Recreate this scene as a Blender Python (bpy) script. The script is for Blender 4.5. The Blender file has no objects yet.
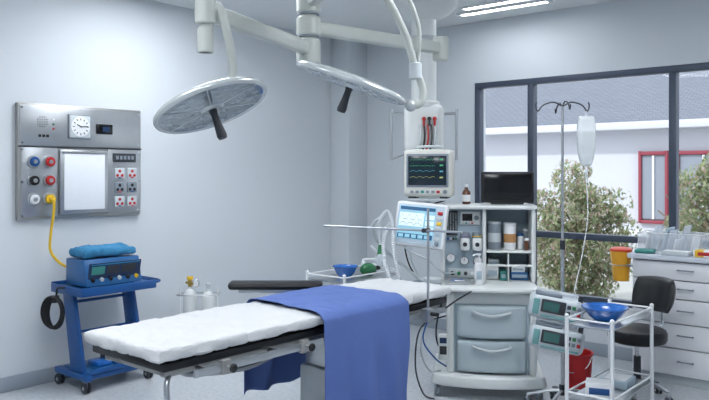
import bpy, bmesh, math, random
from mathutils import Matrix, Vector, noise
random.seed(7)
S=bpy.context.scene
rad=math.radians
YAW=40.4
CF=math.cos(rad(YAW)); SF=math.sin(rad(YAW))
def pt(a,d,h=0.0):
    return Vector((-SF*d+CF*a, CF*d+SF*a, h))
def lin(c):
    o=[]
    for v in c:
        v/=255.0
        o.append(v/12.92 if v<=0.04045 else ((v+0.055)/1.055)**2.4)
    return (*o,1.0)
# ---------------------------------------------------------------- materials
MATS={}
def mat(name,col,rough=0.5,metal=0.0,var=0.04,scale=8.0,bump=0.0,bscale=60.0,emit=0.0,spec=None,trans=0.0,alpha=1.0,coat=0.0):
    if name in MATS: return MATS[name]
    m=bpy.data.materials.new(name); m.use_nodes=True
    nt=m.node_tree; p=nt.nodes['Principled BSDF']
    c=lin(col)
    tc=nt.nodes.new('ShaderNodeTexCoord')
    nz=nt.nodes.new('ShaderNodeTexNoise'); nz.inputs['Scale'].default_value=scale; nz.inputs['Detail'].default_value=3
    nt.links.new(tc.outputs['Object'],nz.inputs['Vector'])
    mx=nt.nodes.new('ShaderNodeMix'); mx.data_type='RGBA'
    mx.inputs[6].default_value=tuple(max(0,x*(1-var)) for x in c[:3])+(1,)
    mx.inputs[7].default_value=tuple(min(1,x*(1+var)) for x in c[:3])+(1,)
    nt.links.new(nz.outputs['Fac'],mx.inputs[0])
    nt.links.new(mx.outputs[2],p.inputs['Base Color'])
    p.inputs['Roughness'].default_value=rough; p.inputs['Metallic'].default_value=metal
    if spec is not None: p.inputs['Specular IOR Level'].default_value=spec
    if trans: p.inputs['Transmission Weight'].default_value=trans
    if alpha<1: p.inputs['Alpha'].default_value=alpha
    if coat: p.inputs['Coat Weight'].default_value=coat
    if emit:
        p.inputs['Emission Color'].default_value=c; p.inputs['Emission Strength'].default_value=emit
    if bump:
        n2=nt.nodes.new('ShaderNodeTexNoise'); n2.inputs['Scale'].default_value=bscale; n2.inputs['Detail'].default_value=4
        nt.links.new(tc.outputs['Object'],n2.inputs['Vector'])
        b=nt.nodes.new('ShaderNodeBump'); b.inputs['Strength'].default_value=bump; b.inputs['Distance'].default_value=0.01
        nt.links.new(n2.outputs['Fac'],b.inputs['Height']); nt.links.new(b.outputs['Normal'],p.inputs['Normal'])
    MATS[name]=m; return m
wallm=mat('wall_paint',(208,214,219),0.7,var=0.02,scale=1.5,bump=0.05,bscale=90)
ceilm=mat('ceiling_paint',(230,233,234),0.8,var=0.02)
basem=mat('baseboard_vinyl',(150,160,170),0.5)
steel=mat('brushed_steel',(186,190,194),0.32,0.9,var=0.06,scale=20)
steeld=mat('satin_steel_panel',(168,168,166),0.42,0.7,var=0.05,scale=14)
chrome=mat('chrome',(205,208,212),0.15,1.0)
white=mat('white_enamel',(228,231,233),0.35)
offw=mat('off_white_plastic',(220,224,223),0.4)
lgrey=mat('light_grey_plastic',(190,198,202),0.45)
mgrey=mat('mid_grey_plastic',(128,138,148),0.45)
bgrey=mat('blue_grey_plastic',(166,184,196),0.45)
dgrey=mat('dark_grey_plastic',(48,52,58),0.5)
black=mat('black_rubber',(15,16,19),0.55)
blackg=mat('black_gloss',(10,11,14),0.15)
blackv=mat('black_vinyl',(13,15,19),0.4,bump=0.1,bscale=120)
blue=mat('blue_enamel',(26,80,142),0.3)
blued=mat('generator_blue_plastic',(40,98,152),0.35)
blueb=mat('blue_plastic_bowl',(26,100,182),0.25,coat=0.5)
navy=mat('navy_panel',(22,48,84),0.3)
cyan=mat('cyan_cloth',(56,130,174),0.9,bump=0.6,bscale=50)
drape=mat('blue_drape_cloth',(88,112,174),0.9,var=0.10,scale=5,bump=0.3,bscale=140)
sheet=mat('white_sheet_cloth',(207,209,211),0.9,var=0.04,bump=0.4,bscale=60)
red=mat('red_plastic',(180,34,38),0.4)
yel=mat('yellow_plastic',(226,184,34),0.4)
grn=mat('green_rubber',(40,112,70),0.5)
teal=mat('teal_plastic',(60,140,132),0.4)
orange=mat('tan_label',(190,140,90),0.5)
amber=mat('amber_glass',(92,46,18),0.1,coat=1)
paper=mat('white_paper',(236,238,240),0.8)
clearp=mat('clear_plastic',(226,236,244),0.1,alpha=0.35)
viewm=mat('viewer_white',(222,227,233),0.3,emit=0.08)
scr_dark=mat('screen_dark',(12,28,38),0.15,emit=0.5)
scr_blue=mat('screen_pale_teal',(136,182,198),0.2,emit=0.45)
scr_white=mat('screen_white',(208,226,230),0.2,emit=0.4)
scr_navy=mat('screen_navy',(34,78,116),0.2,emit=0.5)
e_green=mat('trace_green',(70,170,120),0.3,emit=0.35)
e_yel=mat('trace_yellow',(170,170,96),0.3,emit=0.3)
e_cyan=mat('trace_cyan',(80,160,180),0.3,emit=0.35)
e_red=mat('trace_red',(190,64,56),0.3,emit=0.3)
cabm=mat('cabinet_laminate',(230,232,236),0.45,var=0.02)
topm=mat('worktop_laminate',(206,212,222),0.3,var=0.03)
framem=mat('window_frame_aluminium',(66,76,92),0.4,0.2)
lampm=mat('lamp_housing_silver',(198,204,205),0.22,0.35)
lens=mat('lamp_lens_glass',(140,152,160),0.05,0.35,coat=1.0)
ledm=mat('led_reflector',(172,182,188),.08,.5)
armm=mat('arm_cream_enamel',(188,193,188),0.32)
pend=mat('pendant_white',(222,226,225),0.35)
emitm=mat('light_diffuser',(246,249,254),0.5,emit=21.0)

def floor_mat():
    m=bpy.data.materials.new('floor_vinyl'); m.use_nodes=True; nt=m.node_tree; p=nt.nodes['Principled BSDF']
    tc=nt.nodes.new('ShaderNodeTexCoord')
    n=nt.nodes.new('ShaderNodeTexNoise'); n.inputs['Scale'].default_value=34; n.inputs['Detail'].default_value=6
    nt.links.new(tc.outputs['Object'],n.inputs['Vector'])
    r=nt.nodes.new('ShaderNodeValToRGB'); r.color_ramp.elements[0].position=0.3; r.color_ramp.elements[0].color=lin((182,188,194))
    r.color_ramp.elements[1].position=0.62; r.color_ramp.elements[1].color=lin((198,203,208))
    nt.links.new(n.outputs['Fac'],r.inputs['Fac'])
    nt.links.new(r.outputs['Color'],p.inputs['Base Color']); p.inputs['Roughness'].default_value=0.22
    return m
floorm=floor_mat()
def glass_mat():
    m=bpy.data.materials.new('window_glass'); m.use_nodes=True; nt=m.node_tree
    for n in list(nt.nodes):
        if n.type=='BSDF_PRINCIPLED': nt.nodes.remove(n)
    out=[n for n in nt.nodes if n.type=='OUTPUT_MATERIAL'][0]
    t=nt.nodes.new('ShaderNodeBsdfTransparent'); g=nt.nodes.new('ShaderNodeBsdfGlossy'); g.inputs['Roughness'].default_value=0.02
    mx=nt.nodes.new('ShaderNodeMixShader'); mx.inputs[0].default_value=0.006
    nt.links.new(t.outputs[0],mx.inputs[1]); nt.links.new(g.outputs[0],mx.inputs[2]); nt.links.new(mx.outputs[0],out.inputs[0])
    return m
glassm=glass_mat()
def leaf_mat(name,c1,c2,c3):
    m=bpy.data.materials.new(name); m.use_nodes=True; nt=m.node_tree; p=nt.nodes['Principled BSDF']
    tc=nt.nodes.new('ShaderNodeTexCoord'); n=nt.nodes.new('ShaderNodeTexNoise'); n.inputs['Scale'].default_value=9; n.inputs['Detail'].default_value=3
    nt.links.new(tc.outputs['Object'],n.inputs['Vector'])
    r=nt.nodes.new('ShaderNodeValToRGB'); r.color_ramp.elements[0].position=0.35; r.color_ramp.elements[0].color=lin(c1)
    r.color_ramp.elements[1].position=0.65; r.color_ramp.elements[1].color=lin(c3)
    e=r.color_ramp.elements.new(0.5); e.color=lin(c2)
    nt.links.new(n.outputs['Fac'],r.inputs['Fac']); nt.links.new(r.outputs['Color'],p.inputs['Base Color']); p.inputs['Roughness'].default_value=0.8
    tr=nt.nodes.new('ShaderNodeBsdfTranslucent'); nt.links.new(r.outputs['Color'],tr.inputs['Color'])
    mx=nt.nodes.new('ShaderNodeMixShader'); mx.inputs[0].default_value=0.5
    out=[x for x in nt.nodes if x.type=='OUTPUT_MATERIAL'][0]
    nt.links.new(p.outputs[0],mx.inputs[1]); nt.links.new(tr.outputs[0],mx.inputs[2]); nt.links.new(mx.outputs[0],out.inputs[0])
    return m
def roof_mat():
    m=bpy.data.materials.new('roof_tiles'); m.use_nodes=True; nt=m.node_tree; p=nt.nodes['Principled BSDF']
    tc=nt.nodes.new('ShaderNodeTexCoord'); b=nt.nodes.new('ShaderNodeTexBrick')
    b.inputs['Scale'].default_value=3.0; b.inputs['Color1'].default_value=lin((116,121,131)); b.inputs['Color2'].default_value=lin((108,113,124)); b.inputs['Mortar'].default_value=lin((90,95,106)); b.inputs['Mortar Size'].default_value=0.03
    nt.links.new(tc.outputs['Object'],b.inputs['Vector']); nt.links.new(b.outputs['Color'],p.inputs['Base Color']); p.inputs['Roughness'].default_value=0.8
    return m
# ---------------------------------------------------------------- mesh builder
def T(x=0,y=0,z=0,rx=0,ry=0,rz=0):
    return Matrix.Translation((x,y,z))@Matrix.Rotation(rad(rz),4,'Z')@Matrix.Rotation(rad(ry),4,'Y')@Matrix.Rotation(rad(rx),4,'X')
def align(p0,d):
    d=Vector(d).normalized(); q=Vector((0,0,1)).rotation_difference(d)
    return Matrix.Translation(p0)@q.to_matrix().to_4x4()
def smoothpts(pts,n=6,closed=False):
    P=[Vector(p) for p in pts]; out=[]; L=len(P)
    if L<3: return P
    rng=range(L if closed else L-1)
    for i in rng:
        if closed: p0,p1,p2,p3=P[i-1],P[i],P[(i+1)%L],P[(i+2)%L]
        else: p0=P[max(i-1,0)];p1=P[i];p2=P[i+1];p3=P[min(i+2,L-1)]
        for k in range(n):
            t=k/n
            out.append(0.5*((2*p1)+(-p0+p2)*t+(2*p0-5*p1+4*p2-p3)*t*t+(-p0+3*p1-3*p2+p3)*t**3))
    if not closed: out.append(P[-1])
    return out
class B:
    def __init__(s,M=None): s.V=[];s.F=[];s.MI=[];s.mats=[];s.M=M or Matrix.Identity(4)
    def mi(s,m):
        if m not in s.mats: s.mats.append(m)
        return s.mats.index(m)
    def raw(s,vs,fs,m,M=None):
        M=s.M@M if M is not None else s.M
        o=len(s.V); s.V+=[M@Vector(v) for v in vs]; i=s.mi(m)
        for f in fs: s.F.append([o+k for k in f]); s.MI.append(i)
    def bm(s,t,m,M=None):
        t.verts.ensure_lookup_table()
        for k,v in enumerate(t.verts): v.index=k
        s.raw([v.co.copy() for v in t.verts],[[v.index for v in f.verts] for f in t.faces],m,M); t.free()
    def box(s,x0,x1,y0,y1,z0,z1,m,bev=0.004,M=None,seg=2):
        t=bmesh.new(); bmesh.ops.create_cube(t,size=1)
        sx,sy,sz=x1-x0,y1-y0,z1-z0
        for v in t.verts: v.co=Vector(((v.co.x+.5)*sx+x0,(v.co.y+.5)*sy+y0,(v.co.z+.5)*sz+z0))
        bev=min(bev,abs(sx)*.45,abs(sy)*.45,abs(sz)*.45)
        if bev>0.0004: bmesh.ops.bevel(t,geom=list(t.edges),offset=bev,segments=seg,affect='EDGES',profile=0.5)
        s.bm(t,m,M)
    def prism(s,poly,y0,y1,m,M=None,bev=0.0):
        t=bmesh.new(); a=[t.verts.new((p[0],y0,p[1])) for p in poly]; b=[t.verts.new((p[0],y1,p[1])) for p in poly]
        t.faces.new(a); t.faces.new(b[::-1]); n=len(poly)
        for i in range(n): t.faces.new((a[i],b[i],b[(i+1)%n],a[(i+1)%n]))
        bmesh.ops.recalc_face_normals(t,faces=t.faces)
        if bev: bmesh.ops.bevel(t,geom=list(t.edges),offset=bev,segments=2,affect='EDGES',profile=0.5)
        s.bm(t,m,M)
    def lathe(s,prof,m,M=None,seg=28,cap=True):
        vs=[];fs=[]
        for r,z in prof:
            for k in range(seg):
                a=2*math.pi*k/seg; vs.append((r*math.cos(a),r*math.sin(a),z))
        n=len(prof)
        for i in range(n-1):
            for k in range(seg):
                k2=(k+1)%seg; fs.append((i*seg+k,i*seg+k2,(i+1)*seg+k2,(i+1)*seg+k))
        if cap:
            if prof[0][0]>1e-5: fs.append(tuple(range(seg))[::-1])
            if prof[-1][0]>1e-5: fs.append(tuple((n-1)*seg+k for k in range(seg)))
        s.raw(vs,fs,m,M)
    def cyl(s,p0,p1,r,m,r2=None,seg=20,bev=0.0,M=None):
        p0=Vector(p0);p1=Vector(p1);L=(p1-p0).length; r2=r if r2 is None else r2
        if bev: pr=[(r-bev,0),(r,bev),(r2,L-bev),(r2-bev,L)]
        else: pr=[(r,0),(r2,L)]
        A=align(p0,p1-p0); s.lathe(pr,m,(M@A if M is not None else A),seg)
    def ball(s,c,r,m,sc=(1,1,1),M=None,seg=20):
        t=bmesh.new(); bmesh.ops.create_uvsphere(t,u_segments=seg,v_segments=max(8,seg//2),radius=r)
        A=Matrix.Translation(c)@Matrix.Diagonal((*sc,1)); s.bm(t,m,(M@A if M is not None else A))
    def tube(s,pts,r,m,seg=10,n=6,closed=False,sm=True,corr=0,M=None):
        P=smoothpts(pts,n,closed) if sm else [Vector(p) for p in pts]
        L=len(P); vs=[];fs=[]
        tan=[]
        for i in range(L):
            a=P[i-1] if (i>0 or closed) else P[i]; b=P[(i+1)%L] if (i<L-1 or closed) else P[i]
            tan.append((b-a).normalized() if (b-a).length>1e-9 else Vector((0,0,1)))
        up=Vector((0,0,1)) if abs(tan[0].z)<0.9 else Vector((1,0,0))
        nrm=(up-tan[0]*up.dot(tan[0])).normalized()
        for i in range(L):
            if i>0:
                nrm=nrm-tan[i]*nrm.dot(tan[i])
                if nrm.length<1e-6: nrm=tan[i].orthogonal()
                nrm.normalize()
            bn=tan[i].cross(nrm); rr=(r[min(i,len(r)-1)] if isinstance(r,(list,tuple)) else r)
            if corr: rr*= (1.12 if i%2 else 0.88)
            for k in range(seg):
                a=2*math.pi*k/seg; vs.append(P[i]+rr*(math.cos(a)*nrm+math.sin(a)*bn))
        for i in range(L if closed else L-1):
            j=(i+1)%L
            for k in range(seg):
                k2=(k+1)%seg; fs.append((i*seg+k,i*seg+k2,j*seg+k2,j*seg+k))
        if not closed: fs.append(tuple(range(seg))[::-1]); fs.append(tuple((L-1)*seg+k for k in range(seg)))
        s.raw(vs,fs,m,M)
    def ribbon(s,pts,y,w,m,M=None):
        vs=[];fs=[]
        for x,z in pts: vs.append((x,y,z-w/2)); vs.append((x,y,z+w/2))
        for i in range(len(pts)-1): fs.append((2*i,2*i+2,2*i+3,2*i+1))
        s.raw(vs,fs,m,M)
    def rbox(s,c,size,r,m,res=0.03,fn=None,M=None):
        t=bmesh.new(); h=[d/2 for d in size]; inner=[max(x-r,1e-4) for x in h]
        nn=[max(2,int(d/res)) for d in size]
        cache={}
        def vert(p):
            k=(round(p[0],5),round(p[1],5),round(p[2],5))
            if k not in cache:
                q=Vector([max(-inner[i],min(inner[i],p[i])) for i in range(3)]); d=Vector(p)-q
                d=d.normalized() if d.length>1e-9 else Vector((0,0,1))
                w=q+d*r
                if fn: w=w+fn(w,d)
                cache[k]=t.verts.new(w+Vector(c))
            return cache[k]
        for ax in range(3):
            u,v=(ax+1)%3,(ax+2)%3
            for sg in (-1,1):
                for i in range(nn[u]):
                    for j in range(nn[v]):
                        q=[]
                        for (a,b) in ((i,j),(i+1,j),(i+1,j+1),(i,j+1)):
                            p=[0,0,0]; p[ax]=sg*h[ax]; p[u]=-h[u]+size[u]*a/nn[u]; p[v]=-h[v]+size[v]*b/nn[v]; q.append(vert(p))
                        if sg<0: q.reverse()
                        t.faces.new(q)
        s.bm(t,m,M)
ROOT={}
def finish(b,name,ang=35):
    me=bpy.data.meshes.new(name); me.from_pydata([tuple(v) for v in b.V],[],b.F)
    for m in b.mats: me.materials.append(m)
    me.polygons.foreach_set('material_index',b.MI); me.polygons.foreach_set('use_smooth',[True]*len(me.polygons))
    me.update(); me.set_sharp_from_angle(angle=rad(ang))
    o=bpy.data.objects.new(name,me); S.collection.objects.link(o); return o
def thing(name,label,cat,loc=(0,0,0),rz=0,group=None):
    o=bpy.data.objects.new(name,None); S.collection.objects.link(o); o.empty_display_size=0.1
    o.location=loc; o.rotation_euler=(0,0,rad(rz)); o['label']=label; o['category']=cat
    if group: o['group']=group
    ROOT[o]=T(loc[0],loc[1],loc[2],rz=rz); return o
def part(b,name,parent,label=None,world=False,ang=35):
    o=finish(b,name,ang); r=parent
    while r.parent: r=r.parent
    if world: o.data.transform(ROOT[r].inverted())
    o.parent=parent
    if label: o['label']=label
    return o
def single(b,name,label,cat,loc=(0,0,0),rz=0,group=None,world=False,ang=35):
    o=finish(b,name,ang); o.location=loc; o.rotation_euler=(0,0,rad(rz)); M=T(loc[0],loc[1],loc[2],rz=rz); ROOT[o]=M
    if world: o.data.transform(M.inverted())
    o['label']=label; o['category']=cat
    if group: o['group']=group
    return o
def struct(b,name,label=None):
    o=finish(b,name); o['kind']='structure'
    if label: o['label']=label
    ROOT[o]=Matrix.Identity(4)
    return o
def caster(parent,x,y,r=0.045,top=None,M=None,rz=0,wm=None):
    top=top or 2*r+0.02; b=B((M or Matrix.Identity(4))@T(x,y,0,rz=rz)); wm=wm or dgrey
    for sx in (-1,1): b.cyl((sx*0.007,0,r),(sx*0.022,0,r),r,wm,bev=0.004,seg=20)
    b.cyl((-0.024,0,r),(0.024,0,r),r*0.35,steel,seg=10)
    b.box(-0.014,0.014,-0.012,0.03,r+0.01,2*r+0.008,mgrey,0.004)
    b.cyl((0,0.0,2*r),(0,0.0,top),0.01,steel,seg=10)
    return part(b,'caster',parent)
# ---------------------------------------------------------------- room
XL=-5.37; YW=6.21; ZC=3.07; XR=1.7; YF=-1.8
WX0,WX1,WZ0,WZ1=-3.73,-0.4,0.45,2.47
b=B(); b.box(XL-0.15,XR+0.15,YF-0.15,YW+0.2,-0.1,0,floorm,0); struct(b,'floor')
b=B(); b.box(XL-0.15,XR+0.15,YF-0.15,YW+0.2,ZC,ZC+0.12,ceilm,0); struct(b,'ceiling')
b=B(); b.box(XL-0.15,XL,YF-0.15,YW+0.2,0,ZC,wallm,0); struct(b,'wall_left')
b=B(); b.box(XR,XR+0.15,YF-0.15,YW+0.2,0,ZC,wallm,0); struct(b,'wall_right')
b=B(); b.box(XL,XR,YF-0.15,YF,0,ZC,wallm,0); struct(b,'wall_front')
b=B()
b.box(XL,WX0,YW,YW+0.2,0,ZC,wallm,0); b.box(WX1,XR,YW,YW+0.2,0,ZC,wallm,0)
b.box(WX0,WX1,YW,YW+0.2,0,WZ0,wallm,0); b.box(WX0,WX1,YW,YW+0.2,WZ1,ZC,wallm,0)
struct(b,'wall_back')
b=B(); b.box(XL,-5.1,5.9,YW,0,ZC,wallm,0.006); struct(b,'trim_1')
b=B(); b.box(XL,XL+0.02,YF,5.9,0,0.11,basem,0.006); struct(b,'baseboard_left')
b=B(); b.box(-5.1,-2.05,YW-0.02,YW,0,0.11,basem,0.006); struct(b,'baseboard_back')
# window
w=bpy.data.objects.new('window_1',None); S.collection.objects.link(w); w['kind']='structure'; w['label']='large grey aluminium framed window with several panes'; ROOT[w]=Matrix.Identity(4)
b=B(); f=0.055; yy0,yy1=YW-0.01,YW+0.07
b.box(WX0,WX1,yy0,yy1,WZ1-f,WZ1,framem,0.004); b.box(WX0,WX1,yy0,yy1,WZ0,WZ0+f,framem,0.004)
b.box(WX0,WX0+f,yy0,yy1,WZ0+f,WZ1-f,framem,0.004); b.box(WX1-f,WX1,yy0,yy1,WZ0+f,WZ1-f,framem,0.004)
mull=[-3.135,-1.873,-1.1]
for x in mull: b.box(x-0.03,x+0.03,yy0,yy1,WZ0+f,WZ1-f,framem,0.004)
xs=[WX0+f]+sum([[x-0.03,x+0.03] for x in mull],[])+[WX1-f]
for i in range(0,len(xs),2): b.box(xs[i],xs[i+1],yy0,yy1,1.0,1.055,framem,0.004)
part(b,'window_frame',w)
b=B(); b.box(WX0+0.02,WX1-0.02,YW+0.028,YW+0.032,WZ0+0.02,WZ1-0.02,glassm,0); part(b,'window_glass',w)
b=B(); b.box(WX0,-2.06,YW-0.05,YW-0.012,WZ0-0.03,WZ0,white,0.006); struct(b,'trim_2')
# ceiling lights
def clight(x0,x1,y0,y1,lab='recessed rectangular ceiling light with white diffuser'):
    t=thing('ceiling_light',lab,'ceiling light',((x0+x1)/2,(y0+y1)/2,ZC),group='recessed ceiling lights')
    hx,hy=(x1-x0)/2,(y1-y0)/2
    b=B(); k=0.025
    b.box(-hx,hx,-hy,-hy+k,-0.02,0.0,white,0.003); b.box(-hx,hx,hy-k,hy,-0.02,0.0,white,0.003)
    b.box(-hx,-hx+k,-hy+k,hy-k,-0.02,0.0,white,0.003); b.box(hx-k,hx,-hy+k,hy-k,-0.02,0.0,white,0.003)
    part(b,'light_frame',t)
    b=B(); b.box(-hx+k,hx-k,-hy+k,hy-k,-0.012,-0.002,emitm,0); part(b,'diffuser',t)
clight(-3.65,-2.75,5.74,5.86); clight(-3.5,-2.6,5.54,5.66)
for (x,y) in ((-4.2,3.3),(-3.0,0.9),(-1.4,3.6),(-1.0,0.6)):
    clight(x-0.6,x+0.6,y-0.3,y+0.3)
# ---------------------------------------------------------------- outside
def outside():
    b=B(); b.box(-16,8,YW+0.25,24,-0.4,-0.3,mat('paving',(176,176,172),0.9,var=0.1),0)
    o=single(b,'ground_paving','pale paved ground outside the window','ground'); o['kind']='structure'; o.name='floor_outside'
    del o['category']
    t=thing('neighbouring_building','pale building with grey tiled roof and red window frames','building',(-6,16,-0.3))
    fac=mat('facade_render',(196,198,206),0.9,var=0.04,scale=1)
    b=B(); b.box(-16,4,16,16.3,-0.3,2.55,fac,0); b.box(-16,4,15.9,16,0.2,0.35,white,0.01); part(b,'facade',t,world=True)
    b=B(); b.raw([(-16,15.5,2.62),(4,15.5,2.62),(4,24,6.8),(-16,24,6.8)],[(0,1,2,3)],roof_mat()); part(b,'roof',t,world=True)
    b=B(); b.box(-16,4,15.45,15.6,2.5,2.66,fac,0.01); b.box(-16,4,15.6,16,2.5,2.54,fac,0); part(b,'gutter',t,world=True)
    rf=mat('red_frame',(140,56,70),0.6)
    for (x,wd) in ((-5.2,0.55),(-4.2,1.0),(-2.6,1.0)):
        b=B(); b.box(x-wd/2,x+wd/2,15.94,15.99,0.6,1.95,mat('dark_window',(136,143,154),0.2),0)
        for (a,c) in ((x-wd/2-0.03,x-wd/2+0.03),(x+wd/2-0.03,x+wd/2+0.03)): b.box(a,c,15.88,15.99,0.5,2.05,rf,0.01)
        b.box(x-wd/2,x+wd/2,15.88,15.99,1.96,2.04,rf,0.01); b.box(x-wd/2,x+wd/2,15.88,15.99,0.5,0.57,rf,0.01)
        b.box(x-0.02,x+0.02,15.9,15.95,0.6,1.95,white,0)
        part(b,'building_window',t,world=True)
    lms=[leaf_mat('leaves_olive',(136,148,112),(168,176,136),(198,200,166)),leaf_mat('leaves_pink',(172,146,134),(196,174,160),(214,200,186)),leaf_mat('leaves_green',(116,134,100),(146,162,124),(176,186,148))]
    bark=mat('bark',(120,108,98),0.9)
    for (x,y,r,zc,n) in ((-4.30,10.0,0.74,0.55,19000),(-2.22,9.2,0.70,0.65,15000),(-6.1,11.2,0.7,0.1,6000),(-3.6,12.6,0.7,-0.25,4500)):
        t=thing('tree','small leafy tree with dense olive and pinkish foliage','tree',(x,y,-0.3))
        b=B(); b.tube([(0,0,0),(0.03,0.0,0.4),(-0.02,0.02,0.9),(0,0,1.2)],0.045,bark)
        for k in range(9):
            a=k*2.4; b.tube([(0,0,0.35+0.07*k),(0.25*r*math.cos(a),0.25*r*math.sin(a),0.7+0.08*k),(0.6*r*math.cos(a),0.6*r*math.sin(a),0.9+0.09*k)],0.014,bark,seg=6)
        part(b,'trunk',t)
        b=B(); cl=[]
        while len(cl)<90:
            v=Vector((random.uniform(-1,1),random.uniform(-1,1),random.uniform(-1,1)))
            if v.length<1 : cl.append((v.x*r*.85,v.y*r*.8,zc+0.45+v.z*r*1.3,random.uniform(0.13,0.24)))
        for i in range(n):
            c=random.choice(cl); v=Vector((random.gauss(0,1),random.gauss(0,1),random.gauss(0,1))).normalized()*c[3]*random.uniform(0.7,1.1)
            p=Vector(c[:3])+v; s=random.uniform(0.022,0.042)
            if p.z<.02: continue
            M=Matrix.Translation(p)@Matrix.Rotation(random.uniform(0,6.28),4,'Z')@Matrix.Rotation(random.uniform(-1.3,1.3),4,'X')
            b.raw([(-s*.5,0,0),(0,-s,0),(s*.5,0,0),(0,s,0)],[(0,1,2,3)],random.choices(lms,(5,3,4))[0],M)
        o=part(b,'foliage',t); o['kind']='stuff'
outside()
# ---------------------------------------------------------------- wall service panel
def wall_panel():
    t=thing('wall_service_panel','stainless steel theatre service panel with clock, viewer and gas outlets on wall','wall panel',(XL,2.974,1.247),90)
    W=0.517; H=0.867
    b=B(); b.box(-W,W,-0.045,0,0,H,steeld,0.008)
    for (x0,x1,z0,z1) in ((-W+.012,W-.012,.55,.85),(-.495,-.215,.02,.535),(.205,.505,.02,.535)): b.box(x0,x1,-0.052,-0.044,z0,z1,steel,0.004)
    b.box(-W,W,-0.056,-0.044,.538,.547,dgrey,0.001)
    for x in (-.49,.49):
        for z in (.03,.28,.52,.57,.83): b.cyl((x,-.05,z),(x,-.058,z),.008,chrome,seg=10)
    body=part(b,'panel_body',t)
    b=B(); b.box(-.205,.195,-.075,-.045,.03,.525,steel,0.006); b.box(-.175,.165,-.079,-.07,.06,.495,viewm,0.003)
    b.box(-.19,.18,-.088,-.07,.498,.515,steel,0.003); part(b,'xray_viewer',t,'white viewing box in steel frame')
    b=B(); b.box(-.135,.055,-.066,-.045,.61,.80,mgrey,0.006); b.box(-.125,.045,-.070,-.060,.62,.79,lgrey,0.004); b.lathe([(0.078,0),(0.078,.006),(0.07,.008)],white,T(-.04,-.068,.705,rx=90))
    for k in range(12):
        a=k*math.pi/6; M=T(-.04,-.0768,.705)@Matrix.Rotation(a,4,'Y'); b.box(-.003,.003,-.0008,.0008,.05,.066,black,0,M)
    part(b,'clock_face',t,'square clock with round white dial')
    b=B()
    for a,l in ((-60,.036),(85,.055)): b.box(-.003,.003,-.0815,-.078,-.008,l,black,0,T(-.04,0,.705)@Matrix.Rotation(rad(a),4,'Y'))
    part(b,'clock_hand',t)
    b=B(); b.box(.105,.245,-.062,-.045,.655,.735,blackg,0.004); b.box(.155,.215,-.0635,-.061,.675,.715,navy,0); part(b,'digital_display',t)
    b=B()
    for i in range(5):
        for j in range(5):
            x=-.335+(i-2)*.018; z=.73+(j-2)*.018
            if (i-2)**2+(j-2)**2<7: b.cyl((x,-.05,z),(x,-.0545,z),.005,black,seg=8)
    for i in range(3): b.cyl((-.25+.0,-.05,.68+i*.035),(-.25,-.058,.68+i*.035),.008,[red,grn,white][i],seg=10)
    for i in range(3): b.box(-.365+i*.03,-.345+i*.03,-.058,-.05,.615,.635,black,0.002)
    part(b,'intercom',t)
    for (x,z,m) in ((-.405,.43,blue),(-.285,.43,red),(-.405,.29,black),(-.285,.29,red),(-.405,.15,white),(-.285,.15,yel)):
        b=B(); b.cyl((x,-.05,z),(x,-.07,z),.048,steel,bev=.004); b.cyl((x,-.068,z),(x,-.088,z),.036,m,bev=.005); b.cyl((x,-.086,z),(x,-.096,z),.016,steel,bev=.002,seg=14)
        part(b,'gas_outlet',t,'round coloured gas outlet')
    b=B(); b.box(.25,.46,-.062,-.05,.435,.505,dgrey,0.004)
    for i in range(5): b.box(.275+i*.035,.298+i*.035,-.0635,-.061,.455,.485,mgrey,0)
    part(b,'alarm_display',t,'dark grey alarm display')
    for i in range(3):
        for j in range(2):
            b=B(); x=.265+j*.115; z=.34-i*.115
            b.box(x,x+.09,-.06,-.05,z-.04,z+.045,mgrey if i==1 else lgrey,0.005)
            for (dx,dz) in ((.045,.02),(.025,-.015),(.065,-.015)): b.cyl((x+dx,-.059,z+dz),(x+dx,-.0615,z+dz),.013,black if i==1 else red,seg=10)
            b.box(x+.034,x+.056,-.064,-.06,z-.038,z-.028,red if (i+j)%2 else blue,0.001)
            part(b,'power_socket',t)
    b=B()
    b.tube([(-.285,-.095,.15),(-.285,-.13,.14),(-.287,-.13,.05),(-.30,-.11,-.12),(-.295,-.10,-.24),(-.24,-.13,-.33),(-.17,-.17,-.38),(-.12,-.2,-.42)],.010,yel)
    b.cyl((-.285,-.09,.15),(-.285,-.13,.15),.018,yel); part(b,'yellow_hose',t,'yellow gas hose curling down')
wall_panel()
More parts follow.
